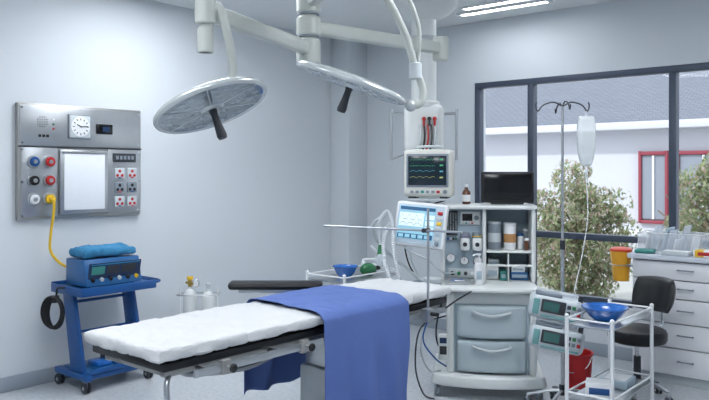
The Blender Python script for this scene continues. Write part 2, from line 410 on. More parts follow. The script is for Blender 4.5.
# ---------------------------------------------------------------- blue cart + unit
def cart():
    t=thing('equipment_trolley','blue metal equipment trolley with lower shelf on castors','trolley',(-5.07,3.005,0),90)
    b=B(); b.box(-.31,.31,-.22,.22,.725,.75,blue,0.008)
    b.box(-.31,.31,-.225,-.21,.70,.765,blue,0.006); b.box(-.315,-.3,-.22,.22,.70,.765,blue,0.006); b.box(-.31,.31,.21,.225,.70,.775,blue,0.006)
    b.box(.3,.315,-.22,.22,.70,.76,blue,0.006)
    part(b,'top_tray',t)
    b=B(); b.tube([(.31,-.17,.735),(.37,-.17,.74),(.39,-.12,.745),(.39,.12,.745),(.37,.17,.74),(.31,.17,.735)],.010,blue); part(b,'handle',t)
    for sx in (-1,1):
        b=B(); b.prism([(-.15,.13),(.03,.13),(.15,.71),(.0,.71)],-.016,.016,blue,T(sx*.245,0,0,rz=90),bev=.006)
        part(b,'upright',t)
    b=B()
    for sx in (-1,1): b.box(sx*.26-.028,sx*.26+.028,-.24,.22,.09,.135,blue,0.01)
    b.box(-.24,.24,.08,.14,.09,.13,blue,0.006); b.box(-.24,.24,-.2,-.15,.09,.13,blue,0.006); part(b,'base_frame',t)
    b=B(); b.box(-.24,.24,-.21,.16,.132,.145,blued,0.004); b.box(-.24,.24,-.215,-.205,.132,.165,blue,0.003); part(b,'lower_shelf',t)
    b=B(); b.tube([(-.24,.1,.62),(.24,.1,.62)],.012,blue,sm=False); b.tube([(-.24,.05,.4),(.24,.05,.4)],.010,blue,sm=False); part(b,'back_brace',t)
    for sx in (-1,1):
        for sy in (-1,1): caster(t,sx*.26,sy*.19,.04,.095)
    e=thing('electrosurgical_unit','boxy blue electrosurgical generator with control panel on trolley','medical device',(-5.05,2.985,.751),90)
    b=B(); b.prism([(-.165,.01),(.14,.01),(.14,.205),(-.12,.205)],-.23,.23,blued,T(rz=90),bev=.010); part(b,'casing',e)
    FP=T(0,-.150,.105,rx=13)
    b=B(FP); b.box(-.215,.215,-.012,.0,-.08,.08,navy,0.004)
    b.box(-.195,-.09,-.015,-.011,-.005,.055,teal,0); b.box(-.07,.03,-.015,-.011,-.005,.055,dgrey,0); b.box(.05,.17,-.015,-.011,-.005,.055,dgrey,0); b.box(-.2,.2,-.014,-.011,.065,.072,cyan,0)
    part(b,'front_panel',e)
    for i in range(6):
        b=B(FP); x=-.18+i*.072; b.cyl((x,-.01,-.045),(x,-.03,-.045),.015,[black,lgrey,black,lgrey,black,yel][i],seg=14,bev=.002); part(b,'knob',e)
    for x in (-.18,.18):
        for y in (-.1,.1):
            b=B(); b.cyl((x,y,0),(x,y,.012),.014,black,seg=12); part(b,'foot',e)
    def f(w,d):
        return d*(.012*noise.noise(w*9)+.007*noise.noise(w*26)+.003*noise.noise(w*60))+Vector((0,0,(.012*noise.noise(Vector((w.x*8,w.y*8,2))) if w.z>0 else 0)))
    b=B(); b.rbox((0,0,.040),(.43,.26,.068),.03,cyan,.013,f)
    single(b,'folded_cloth','wrapped cyan-blue cloth bundle lying on blue generator','cloth',(-5.06,2.985,.962),90)
    b=B(T(rz=YAW))
    for k in range(5):
        pts=[((.055+.004*k)*math.cos(a)-.01*k*.5,-.010*k,-.18+.004*k+(.11+.006*(k%2))*math.sin(a)) for a in [i*math.pi/5+k*.2 for i in range(10)]]
        b.tube(pts,.008,black,closed=True,seg=8)
    b.tube([(0,.0,-.06),(.01,.0,0.0),(.05,.03,.0)],.0075,black); b.box(-.02,.02,-.045,.01,-.1,-.05,black,.006)
    single(b,'coiled_cable','black power cable coiled and hung on trolley side','cable',(-5.10,2.635,.75),0)
    b=B(); b.box(-.14,.14,-.09,.09,0,.014,blued,.005); b.box(-.13,-.01,-.08,.07,.014,.055,blueb,.012); b.box(.01,.13,-.08,.07,.014,.055,blueb,.012); b.box(-.02,.02,.0,.08,.014,.10,black,.008)
    single(b,'foot_pedal','blue double foot pedal lying on trolley shelf','pedal',(-4.98,2.98,.146),90)
cart()
# ---------------------------------------------------------------- gas cylinders
def gas(a,d,reg,H=.56):
    p=pt(a,d,.015)
    t=thing('gas_cylinder','small white gas cylinder with brass regulator beside wall' if reg else 'small white gas cylinder with plain grey valve beside wall','gas cylinder',p)
    b=B(); b.lathe([(.05,0),(.057,.01),(.057,H-.02),(.05,H+.02),(.032,H+.05),(.02,H+.06),(.02,H+.08)],offw); part(b,'cylinder_body',t)
    brass=mat('brass',(190,160,80),.3,.9); z=H+.08
    if reg:
        b=B(); b.cyl((0,0,z),(0,0,z+.06),.018,brass); b.cyl((-.05,0,z+.03),(.05,0,z+.03),.012,brass); b.cyl((.0,0,z+.06),(0,0,z+.085),.028,yel,bev=.004); part(b,'valve',t)
        b=B(T(rz=YAW)); b.cyl((.05,0,z+.03),(.05,-.03,z+.03),.034,chrome,bev=.003); b.cyl((.05,-.031,z+.03),(.05,-.033,z+.03),.028,white); part(b,'gauge',t)
    else:
        b=B(); b.cyl((0,0,z),(0,0,z+.03),.016,lgrey); b.cyl((0,0,z+.03),(0,0,z+.05),.024,lgrey,bev=.004); part(b,'valve',t)
gas(-1.40,6.2,True,.53); gas(-1.245,6.2,False,.51)
p=pt(-1.325,6.2); t=thing('cylinder_stand','white tubular stand holding two small gas cylinders','stand',p,YAW)
b=B(); b.box(-.17,.17,-.08,.08,0,.013,white,.004); part(b,'base_plate',t)
for z in (.3,.56):
    b=B(); b.tube([(-.15,-.07,z),(.15,-.07,z),(.16,.0,z),(.15,.07,z),(-.15,.07,z),(-.16,0,z)],.005,steel,closed=True,n=3,seg=8); part(b,'hoop',t)
for s in (-1,1):
    b=B(); b.cyl((s*.16,0,.01),(s*.16,0,.62),.007,white,seg=10); part(b,'post',t)
# ---------------------------------------------------------------- operating table
def optable():
    t=thing('operating_table','adjustable operating table with steel frame and padded sections','operating table',(-2.88,3.05,0))
    b=B(); b.rbox((0,.1,.085),(.46,1.0,.11),.04,offw,.04); b.box(-.2,.2,-.36,.56,.14,.16,lgrey,.01); part(b,'base',t)
    for sx in(-1,1):
        for y in (-.3,.5): caster(t,sx*.17,y,.03,.07)
    b=B(); b.box(-.12,.12,-.02,.24,.16,.48,lgrey,.012); b.box(-.095,.095,.0,.22,.48,.7,steel,.01); part(b,'column',t)
    b=B()
    b.box(-.24,.24,-.35,.5,.69,.73,steel,.006)
    for sx in (-1,1): b.box(sx*.22-.02,sx*.22+.02,-1.2,.88,.715,.745,steeld,.004)
    for y in (-1.18,-.42,.1,.5,.86): b.box(-.22,.22,y-.02,y+.02,.72,.74,steeld,.003)
    part(b,'frame',t)
    for (y0,y1) in ((-1.24,-.05),(-.03,.5),(.52,.92)):
        b=B(); b.box(-.285,.285,y0,y1,.752,.788,blackv,.008); part(b,'mattress_pad',t)
    for sx in (-1,1):
        for (y0,y1) in ((-1.12,-.1),(.0,.82)):
            b=B(); b.box(sx*.335-.006,sx*.335+.006,y0,y1,.715,.75,steel,.002)
            for y in (y0+.08,(y0+y1)/2,y1-.08): b.cyl((sx*.25,y,.73),(sx*.335,y,.73),.011,steel,seg=10)
            part(b,'side_rail',t)
    for y in (-.95,-.45):
        b=B(); b.box(.322,.352,y-.025,y+.025,.70,.765,steeld,.005); b.cyl((.35,y,.735),(.385,y,.735),.008,steel,seg=10); b.cyl((.385,y,.735),(.40,y,.735),.02,black,bev=.004,seg=14); part(b,'rail_clamp',t)
    b=B(); b.tube([(.22,-1.16,.73),(.25,-1.2,.69),(.26,-1.2,.60)],.012,steel); b.cyl((.24,-1.2,.60),(.30,-1.2,.60),.022,dgrey)
    b.tube([(-.2,-1.1,.72),(-.12,-.95,.66),(-.1,-.6,.62),(-.1,-.3,.68)],.014,steel); b.tube([(.2,-1.1,.72),(.12,-.95,.66),(.1,-.6,.62),(.1,-.3,.68)],.014,steel)
    part(b,'leg_section_strut',t)
    def f(w,d):
        n=noise.noise(Vector((w.x*5,w.y*4,w.z*5)))*.004+noise.noise(Vector((w.x*18,w.y*10,1)))*.003
        for q in (0,1): n+= -.006*max(0,1-abs(noise.noise(Vector((w.x*(5+3*q)+w.y*4,w.y*5-w.x*3,7+q*5))))*8)
        k=Vector((0,0,0))
        if w.z<-.0: k=Vector((d.x,d.y,0))*(.004*math.sin(w.y*23+w.x*17)+.008*noise.noise(w*9))
        return d*n+k
    b=B(); b.rbox((0,-.61,.824),(.61,1.34,.060),.018,sheet,.015,f)
    single(b,'bed_sheet','off-white creased sheet covering the foot end of operating table','bed sheet',(-2.88,3.05,0.003))
    b=B(); b.rbox((0,.60,.826),(.60,.74,.066),.022,sheet,.016,f)
    single(b,'head_pad_cover','off-white cloth covering head section of operating table','bed sheet',(-2.88,3.05,0.003))
    a=Vector((-3.72,3.13,0)); c=Vector((-3.285,3.50,0)); mid=(a+c)/2; ang=math.degrees(math.atan2((c-a).y,(c-a).x))
    o=thing('arm_board','black padded arm board clamped to operating table','arm board',(mid.x,mid.y,.80),ang)
    b=B(); b.rbox((0,0,.055),(.62,.13,.05),.022,blackv,.02); part(b,'arm_pad',o)
    b=B(); b.box(-.24,.30,-.04,.04,.01,.03,steel,.003); part(b,'arm_bracket',o)
    # drape
    b=B(); ny=80; path=[]
    xn,xf=.335,-.345; zt=.873
    for k in range(26): path.append((xf-.004,.30+(zt-.045-.30)*k/25,1,(25-k)/25))
    for k in range(0,31):
        u=-1+2*k/30; path.append((xf+(xn-xf)*k/30,zt-.04*abs(u)**10,0,0))
    for k in range(36): path.append((xn+.004,zt-.045-(zt-.045-.10)*k/35,2,k/35))
    y0,y1=-.30,.40; vs=[];fs=[]
    for j in range(ny+1):
        v=j/ny
        for i,(x,z,sd,dr) in enumerate(path):
            y=y0+(y1-y0)*v
            y+= (-.07*(1-v))*( (xn-x)/(xn-xf) -.5)*-1 if sd==0 else (0.035*(1-v) if sd==1 else -.035*(1-v))
            fold=math.sin(v*17+2.2*noise.noise(Vector((v*3,dr*1.5,sd))))*.020*min(1,dr*1.4)+noise.noise(Vector((v*5,z*2.0,sd*4)))*.035*min(1,dr*2)
            sp=(v-.5)*-.01*dr+.014*noise.noise(Vector((z*4,j>40,3)))*dr
            if sd==0:
                n=.004*noise.noise(Vector((x*7,y*7,0)))+.004*noise.noise(Vector((x*18,y*18,4)))
                n+=-.005*max(0,1-abs(noise.noise(Vector((x*5+y*3,y*5,9))))*9)
                p=(x,y,z+n+.004)
            else:
                s=1 if sd==2 else -1
                p=(x+s*(fold+.014*min(1,dr*3)),y+sp,z+(.012*noise.noise(Vector((v*5,0,0))) if dr>.9 else 0))
            vs.append(p)
    n=len(path)
    for j in range(ny):
        for i in range(n-1): fs.append((j*n+i,j*n+i+1,(j+1)*n+i+1,(j+1)*n+i))
    b.raw(vs,fs,drape)
    o=single(b,'surgical_drape','blue cloth drape laid across operating table, hanging down','drape',(-2.88,3.08,0),ang=80)
    m=o.modifiers.new('sol','SOLIDIFY'); m.thickness=.003; m.offset=0
    o=thing('anaesthesia_screen_frame','thin steel crossbar on upright clamped to table rail','screen frame',(-2.5,3.62,.72))
    b=B(); b.cyl((0,0,0),(0,0,.66),.008,steel,seg=12); part(b,'upright_rod',o)
    b=B(); b.cyl((-.72,-.14,.53),(.24,.0,.53),.007,steel,seg=12); b.cyl((.0,-.05,.53),(0,.01,.53),.014,dgrey,seg=12); part(b,'cross_bar',o)
    b=B(); b.box(-.03,.025,-.03,.03,-.02,.06,steel,.006); b.cyl((.025,0,.03),(.07,0,.03),.012,black); part(b,'rail_clamp',o)
optable()
# ---------------------------------------------------------------- anaesthesia machine
MX,MY,MR=-2.657,4.568,32
def machine():
    t=thing('anaesthesia_machine','tall off-white anaesthesia workstation with drawers, shelf unit and castors','anaesthesia machine',(MX,MY,0),MR)
    b=B(); n=24; out=[]
    for k in range(n+1):
        a=math.pi*k/n; out.append((.02+.41*math.cos(a)*-1, -.02-.12*math.sin(a)))
    poly=out+[(.43,.56),(-.39,.56)]
    t2=bmesh.new(); lo=[t2.verts.new((p[0],p[1],.085)) for p in poly]; hi=[t2.verts.new((p[0]*.95,p[1]*.95,.165)) for p in poly]
    t2.faces.new(lo[::-1]); t2.faces.new(hi); m_=len(poly)
    for i in range(m_): t2.faces.new((lo[i],lo[(i+1)%m_],hi[(i+1)%m_],hi[i]))
    bmesh.ops.recalc_face_normals(t2,faces=t2.faces); bmesh.ops.bevel(t2,geom=[e for e in t2.edges if abs(e.verts[0].co.z-e.verts[1].co.z)<.01],offset=.016,segments=3,affect='EDGES',profile=.5)
    b.bm(t2,offw); part(b,'chassis',t)
    for x in (-.34,.37):
        for y in (-.03,.52): caster(t,x,y,.045,.1,wm=mgrey)
    b=B(); b.box(-.24,.32,.0,.56,.155,.74,bgrey,.02)
    for sx,x in ((-1,-.25),(1,.33)):
        b.rbox((x,.235,.45),(.06,.54,.59),.028,offw,.04)
    b.box(-.24,.32,-.005,.02,.655,.735,offw,.01); part(b,'cabinet_body',t)
    dm=mat('drawer_grey',(176,190,196),.4)
    for (z0,z1) in ((.18,.405),(.42,.65)):
        b=B(); w_=.49; hh=z1-z0
        b.rbox((.04,-.005,(z0+z1)/2),(w_,.07,hh),.026,dm,.02,lambda w,d:Vector((0,-.04*(1-(w.x/.25)**2) if w.y<0 else 0,0)))
        d=part(b,'drawer',t)
        b=B(); zz=z1-.035
        b.tube([(-.09,-.055,zz),(-.075,-.087,zz-.008),(.04,-.103,zz-.028),(.155,-.087,zz-.008),(.17,-.055,zz)],.010,lgrey); part(b,'drawer_handle',d)
    b=B(); b.rbox((.02,.25,.765),(.70,.62,.042),.02,offw,.04,lambda w,d:Vector((0,-.04*(1-(w.x/.36)**2) if w.y<-.2 else 0,0))); part(b,'worktop',t)
    b=B()
    b.rbox((-.155,.43,1.06),(.30,.26,.55),.025,bgrey,.05)
    b.rbox((-.003,.38,1.057),(.03,.36,.55),.014,offw,.04); b.rbox((.354,.38,1.057),(.036,.36,.55),.016,offw,.04); b.box(.01,.34,.53,.56,.785,1.33,bgrey,.003)
    b.box(.01,.34,.21,.53,1.0,1.015,offw,.004); b.rbox((.032,.375,1.338),(.70,.40,.035),.016,offw,.05); b.rbox((-.308,.38,1.057),(.028,.36,.55),.013,offw,.04)
    b.box(.01,.34,.205,.23,.9,.915,offw,.003); b.box(.17,.178,.22,.53,.785,1.0,offw,.002)
    part(b,'upper_housing',t)
    b=B(); b.box(-.285,-.20,.285,.302,1.12,1.305,dgrey,.004)
    for i in range(4): b.cyl((-.273+.02*i,.283,1.14),(-.273+.02*i,.283,1.29),.005,clearp,seg=8); b.ball((-.273+.02*i,.283,1.18+.02*i),.006,black,seg=8)
    part(b,'flowmeter',t)
    for i in range(4):
        b=B(); b.cyl((-.272+.02*i,.30,1.095),(-.272+.02*i,.27,1.095),.0085,[blue,white,black,grn][i],seg=12,bev=.002); part(b,'flow_knob',t)
    b=B(); b.box(-.18,-.03,.285,.302,1.20,1.30,offw,.006); b.box(-.165,-.09,.282,.286,1.23,1.285,blackg,.002); b.cyl((-.06,.285,1.255),(-.06,.27,1.255),.018,mgrey,bev=.003)
    for i in range(4): b.box(-.165+.022*i,-.15+.022*i,.280,.286,1.208,1.220,[lgrey,teal,lgrey,red][i],.001)
    part(b,'gas_monitor_module',t,'small module with dark display and dial')
    for i,c in enumerate((mat('vaporiser_purple',(120,100,140),.4),yel)):
        b=B(); x=-.145+.09*i
        b.rbox((x,.255,1.06),(.072,.10,.10),.02,offw,.02); b.cyl((x,.25,1.10),(x,.25,1.15),.036,mgrey,bev=.008); b.cyl((x,.25,1.115),(x,.25,1.123),.0368,c); b.cyl((x,.207,1.06),(x,.195,1.06),.016,dgrey,bev=.003)
        part(b,'vaporiser',t,'squat vaporiser with round dial on top')
    for i in range(3):
        b=B(); x=-.25+.1*i; zc=.95 if i==0 else .93
        b.cyl((x,.302,zc),(x,.275,zc),.034,chrome,bev=.003)
        b.cyl((x,.2745,zc),(x,.273,zc),.028,white); b.box(x-.0015,x+.0015,.271,.273,zc,zc+.024,red,0); part(b,'pressure_gauge',t)
    b=B(); b.box(-.27,-.04,.288,.302,.80,.87,lgrey,.004)
    for i in range(4): b.cyl((-.24+.05*i,.288,.835),(-.24+.05*i,.262,.835),.014,[black,grn,dgrey,white][i],bev=.002,seg=12)
    part(b,'connector_block',t)
    b=B(); b.cyl((-.38,.05,.62),(-.38,.05,.80),.065,clearp,bev=.004)
    b.lathe([(.052,0),(.058,.012),(.052,.024),(.058,.036),(.052,.048),(.058,.06),(.052,.072),(.05,.08)],dgrey,T(-.38,.05,.63)); b.cyl((-.38,.05,.80),(-.38,.05,.83),.072,lgrey,bev=.005); b.cyl((-.38,.05,.58),(-.38,.05,.62),.072,lgrey,bev=.005)
    b.box(-.38,-.2,.03,.09,.585,.615,lgrey,.006); part(b,'absorber',t,'clear canister with dark bellows')
    b=B(); b.rbox((-.36,.22,.66),(.16,.2,.14),.03,offw,.03); b.cyl((-.36,.12,.70),(-.36,.06,.71),.022,lgrey,bev=.004); b.cyl((-.40,.12,.64),(-.42,.05,.64),.018,lgrey,bev=.003); part(b,'valve_block',t)
    b=B(); b.tube([(-.29,.36,1.12),(-.36,.30,1.14),(-.43,.2,1.18)],.018,lgrey); b.cyl((-.43,.28,1.16),(-.43,.28,1.40),.02,lgrey); b.box(-.56,-.28,.14,.40,1.385,1.40,lgrey,.005)
    b.tube([(-.43,.28,1.36),(-.36,.32,1.33),(-.29,.36,1.3)],.018,lgrey); part(b,'display_arm',t)
    D=T(-.475,.08,1.215,rx=-12,ry=4,rz=-16); b=B(D); b.rbox((0,.025,0),(.40,.055,.335),.022,white,.02); b.box(-.18,.18,-.006,.004,-.15,.145,mat('display_surround',(186,202,214),.4),.008); v=part(b,'ventilator_display',t,'tilted touch display with pale teal and white screen')
    b=B(D); b.box(-.165,.115,-.010,-.005,-.115,.13,scr_blue,0); b.box(-.16,.03,-.012,-.0095,-.02,.08,scr_white,0); b.box(-.16,.11,-.012,-.0095,.10,.125,scr_navy,0); b.box(-.16,.11,-.012,-.0095,-.11,-.075,scr_navy,0)
    for i in range(3): b.box(.045,.11,-.012,-.0095,-.05+.044*i,-.016+.044*i,scr_white,0)
    b.ribbon([(-.155+.18*k/40,.03+.035*max(0,math.sin(k*.5))) for k in range(41)],-.0135,.003,scr_navy)
    b.ribbon([(-.155+.18*k/40,-.012+.02*abs(math.sin(k*.25))) for k in range(41)],-.0135,.003,teal)
    for i in range(5): b.box(-.15+.05*i,-.113+.05*i,-.0135,-.011,-.105,-.08,scr_blue,0)
    part(b,'screen',v)
    for i in range(6):
        b=B(D); b.box(.13,.168,-.014,-.005,-.11+.038*i,-.085+.038*i,[lgrey,bgrey,lgrey,yel,lgrey,red][i],.003); part(b,'button',v)
    b=B(D); b.cyl((.15,-.005,-.132),(.15,-.03,-.132),.014,mgrey,bev=.003); part(b,'dial',v)
    hm=mat('hose_pale',(202,208,212),.4)
    def hose(pts,m,r=.016):
        b=B(); b.tube(pts,r,m,seg=10,n=26,corr=1); part(b,'breathing_hose',t,'pale corrugated breathing hose')
    hose([(-.38,.0,.70),(-.50,-.02,.66),(-.60,.0,.78),(-.66,.06,1.0),(-.68,.12,1.2),(-.72,.16,1.30),(-.78,.18,1.22),(-.77,.18,1.05)],hm)
    hose([(-.36,.0,.66),(-.48,-.08,.58),(-.62,-.06,.70),(-.72,.02,.92),(-.74,.1,1.12),(-.69,.14,1.24)],hm)
    hose([(-.40,.1,.75),(-.56,.2,.86),(-.70,.3,.95),(-.82,.28,1.08),(-.84,.24,1.2),(-.76,.22,1.26)],lgrey,.013)
    hose([(-.36,.05,.72),(-.48,.06,.80),(-.56,.1,.74),(-.52,.06,.62),(-.40,.0,.60)],mgrey,.012)
    b=B(); b.cyl((-.77,.18,1.05),(-.77,.17,.98),.022,grn,r2=.03); b.ball((-.77,.17,.94),.045,clearp,(1,1,1.2)); part(b,'face_mask',t,'clear face mask with green connector')
    for k,(m,pts) in enumerate(((black,[(-.28,.2,.7),(-.33,-.03,.6),(-.35,-.05,.42),(-.30,-.04,.3),(-.26,-.01,.26)]),(blue,[(-.27,.2,.68),(-.40,-.06,.55),(-.44,-.08,.4),(-.36,-.08,.28),(-.28,.0,.2)]),(dgrey,[(-.27,.1,.55),(-.46,-.02,.48),(-.50,-.02,.2),(-.44,-.1,.03),(-.36,-.16,.012)]),(dgrey,[(-.1,-.09,.76),(-.2,-.1,.7),(-.32,-.09,.62),(-.42,-.09,.66),(-.5,-.1,.8)]),
        (lgrey,[(-.28,.1,.66),(-.42,-.02,.5),(-.46,-.04,.32),(-.40,-.04,.18),(-.32,.0,.17)]),(black,[(-.30,.35,1.38),(-.5,.38,1.3),(-.6,.32,1.1),(-.56,.2,.9),(-.44,.16,.74)]),(lgrey,[(-.3,.34,1.36),(-.46,.40,1.22),(-.56,.34,1.0),(-.5,.26,.82),(-.38,.2,.74)]),(lgrey,[(-.22,.28,.84),(-.30,.1,.86),(-.42,.06,.96),(-.56,.1,1.02),(-.64,.14,1.1)]))):
        b=B(); b.tube(pts,.006,m); part(b,'cable',t)
    b=B(); b.box(-.335,-.265,-.06,-.005,.26,.44,offw,.01); b.box(-.325,-.275,-.065,-.058,.30,.36,dgrey,.003); b.box(-.325,-.275,-.065,-.058,.38,.42,navy,.002); part(b,'suction_controller',t,'small grey hanging control unit')
    ML=T(MX,MY,0,rz=MR)
    def loc(x,y,z): return tuple(ML@Vector((x,y,z)))
    m=thing('patient_monitor','beige patient monitor with dark screen and coloured traces','monitor',loc(-.42,.24,1.401),MR-8)
    b=B(); b.rbox((0,.05,.19),(.37,.17,.36),.03,mat('monitor_beige',(212,213,206),.45),.02); b.box(-.13,.13,.13,.17,.06,.3,lgrey,.015); b.tube([(-.09,.06,.355),(-.08,.06,.39),(.08,.06,.39),(.09,.06,.355)],.011,lgrey); c=part(b,'casing',m)
    b=B(); b.box(-.16,.16,-.042,-.028,.085,.335,mgrey,.006); b.box(-.145,.145,-.045,-.040,.10,.32,scr_dark,.001)
    for i,(z,mm) in enumerate(((.29,e_green),(.245,e_green),(.20,e_cyan),(.155,e_yel))):
        pts=[]
        for k in range(60):
            ph=(k%15)/15.0
            v=.018*math.exp(-((ph-.4)/.04)**2)-.006*math.exp(-((ph-.5)/.04)**2)+.004*math.exp(-((ph-.75)/.08)**2) if i<2 else .010*abs(math.sin(k*.2))
            pts.append((-.132+.19*k/59,z+v))
        b.ribbon(pts,-.0465,.002,mm); b.box(.095,.12,-.047,-.045,z-.002,z+.008,mm,0)
    part(b,'screen',m)
    for i in range(6):
        b=B(); b.box(-.13+.04*i,-.105+.04*i,-.042,-.028,.04,.06,[mgrey,mgrey,teal,mgrey,mgrey,red][i],.003); part(b,'button',m)
    b=B(); b.cyl((.135,-.03,.05),(.135,-.055,.05),.016,mgrey,bev=.003); part(b,'dial',m)
    for s in (-1,1):
        b=B(); b.box(s*.12-.03,s*.12+.03,-.02,.12,0,.014,dgrey,.003); part(b,'foot',m)
    m=thing('display_monitor','black boxy display monitor standing on machine top','monitor',loc(.17,.30,1.357),MR+2)
    b=B(); b.box(-.195,.195,-.02,.05,.012,.245,black,.012); b.prism([(-.15,.03),(.15,.03),(.12,.22),(-.12,.22)],.05,.16,black,bev=.01); b.box(-.12,.12,-.01,.12,0,.014,dgrey,.004); part(b,'casing',m)
    b=B(); b.box(-.175,.175,-.024,-.018,.04,.23,blackg,.003); part(b,'screen',m)
    m=thing('medicine_bottle','brown glass medicine bottle with white label and cap','bottle',loc(-.135,.3,1.357))
    b=B(); b.lathe([(.028,0),(.032,.005),(.032,.085),(.026,.1),(.013,.112),(.013,.13)],amber); part(b,'bottle_body',m)
    b=B(); b.lathe([(.0325,.02),(.0328,.021),(.0328,.07),(.0325,.071)],paper); part(b,'bottle_label',m)
    b=B(); b.cyl((0,0,.128),(0,0,.15),.016,white,bev=.002); part(b,'bottle_cap',m)
    def can(x,y,z,r,h,body,lid,lab,band=None):
        m=thing('supply_canister',lab,'container',loc(x,y,z))
        b=B(); b.lathe([(r*.92,0),(r,.008),(r,h-.01),(r*.95,h)],body); part(b,'canister_body',m)
        b=B(); b.cyl((0,0,h),(0,0,h+.022),r*1.05,lid,bev=.005); part(b,'lid',m)
        if band:
            b=B(); b.lathe([(r*1.003,h*.3),(r*1.01,h*.31),(r*1.01,h*.65),(r*1.003,h*.66)],band); part(b,'canister_label',m)
    can(.075,.33,1.016,.050,.19,mgrey,lgrey,'grey round canister with pale lid on shelf',lgrey)
    can(.19,.33,1.016,.046,.18,paper,white,'white canister with tan label on shelf',orange)
    can(.27,.36,1.016,.024,.10,white,blue,'slim white bottle with blue lid on shelf')
    can(.312,.40,1.016,.020,.13,clearp,white,'clear small bottle with white lid on shelf')
    can(.31,.28,1.016,.018,.07,amber,white,'small brown vial with white lid on shelf')
    for (x,y,z,w_,h_,mm,lab) in ((.06,.36,.787,.09,.10,paper,'white carton in lower compartment'),(.14,.32,.787,.05,.07,teal,'small green carton in lower compartment'),(.26,.36,.787,.13,.06,blued,'blue carton in lower compartment'),(.25,.36,.848,.10,.04,paper,'white carton stacked in lower compartment'),(.07,.36,.888,.08,.05,lgrey,'grey carton stacked in lower compartment')):
        b=B(); b.box(-w_/2,w_/2,-.05,.07,0,h_,mm,.004); b.box(-w_/2+.01,w_/2-.01,-.052,-.049,h_*.3,h_*.7,bgrey,.001); single(b,'supply_carton',lab,'carton',loc(x,y,z),MR)
    m=thing('sanitiser_bottle','white pump dispenser bottle on machine worktop','bottle',loc(-.045,.06,.787),MR)
    b=B(); b.lathe([(.03,0),(.034,.006),(.034,.13),(.028,.15),(.014,.16),(.014,.17)],white); b.box(-.018,.018,-.0355,-.033,.04,.1,bgrey,.001); part(b,'bottle_body',m)
    b=B(); b.cyl((0,0,.17),(0,0,.185),.016,white); b.cyl((0,0,.18),(0,0,.215),.005,white,seg=8); b.tube([(0,0,.215),(-.02,-.01,.218),(-.045,-.02,.21)],.006,white,seg=8); b.cyl((0,0,.21),(0,0,.222),.014,white); part(b,'pump_head',m)
    b=B(); b.box(-.09,.09,-.06,.06,0,.012,steel,.005); b.box(-.09,.09,-.06,-.055,.012,.03,steel,.002); b.box(-.09,.09,.055,.06,.012,.03,steel,.002); b.box(-.09,-.085,-.055,.055,.012,.03,steel,.002); b.box(.085,.09,-.055,.055,.012,.03,steel,.002)
    b.cyl((-.05,0,.022),(.04,.02,.022),.008,blueb); b.box(-.02,.05,-.04,-.015,.012,.03,paper,.003)
    single(b,'instrument_dish','small steel dish with syringe on machine worktop','tray',loc(-.2,.07,.787),MR)
machine()
# ---------------------------------------------------------------- ceiling pendant
def pendant():
    p=pt(.60,6.3); t=thing('ceiling_supply_pendant','white ceiling supply pendant column with outlets and steel side rails','pendant',(p.x,p.y,ZC),YAW-5)
    b=B(); b.lathe([(.12,-.16),(.22,-.11),(.28,-.05),(.29,-.0)],pend,seg=40); part(b,'ceiling_cover',t)
    b=B(); b.cyl((0,0,-.12),(0,0,-.90),.108,pend,seg=32); b.cyl((0,0,-.30),(0,0,-.42),.122,lgrey,bev=.01,seg=32); b.cyl((0,0,-.86),(0,0,-.93),.14,pend,bev=.015,seg=32); part(b,'column',t)
    b=B(); b.rbox((0,0,-1.1),(.34,.28,.42),.06,pend,.03); b.rbox((0,0,-1.315),(.29,.24,.04),.018,lgrey,.04); hd=part(b,'supply_head',t)
    for i,m in enumerate((red,black,red)):
        b=B(); x=.0+.045*i; z=-1.02
        b.cyl((x,-.138,z),(x,-.165,z),.017,m,bev=.003,seg=14); b.cyl((x,-.165,z),(x,-.165,z-.06),.010,red if i in(0,2) else dgrey,seg=10); part(b,'gas_outlet',t)
    for i in range(5):
        b=B(); x=-.03+.03*i; b.tube([(x,-.155,-1.07),(x+.005,-.19,-1.2),(x-.03,-.17,-1.4),(x-.02,-.1,-1.62+.03*i)],.008,[lgrey,black,red,dgrey,lgrey][i],seg=8); part(b,'supply_hose',t)
    for s in (-1,1):
        b=B(); x=s*.28; b.tube([(s*.16,-.05,-.97),(x-s*.02,-.05,-.97),(x,-.05,-.99),(x,-.05,-1.33),(x-s*.02,-.05,-1.35),(s*.14,-.05,-1.3)],.012,steel,n=5); b.cyl((x,-.05,-.93),(x,-.05,-1.37),.015,steel,seg=12); part(b,'side_rail',t)
pendant()
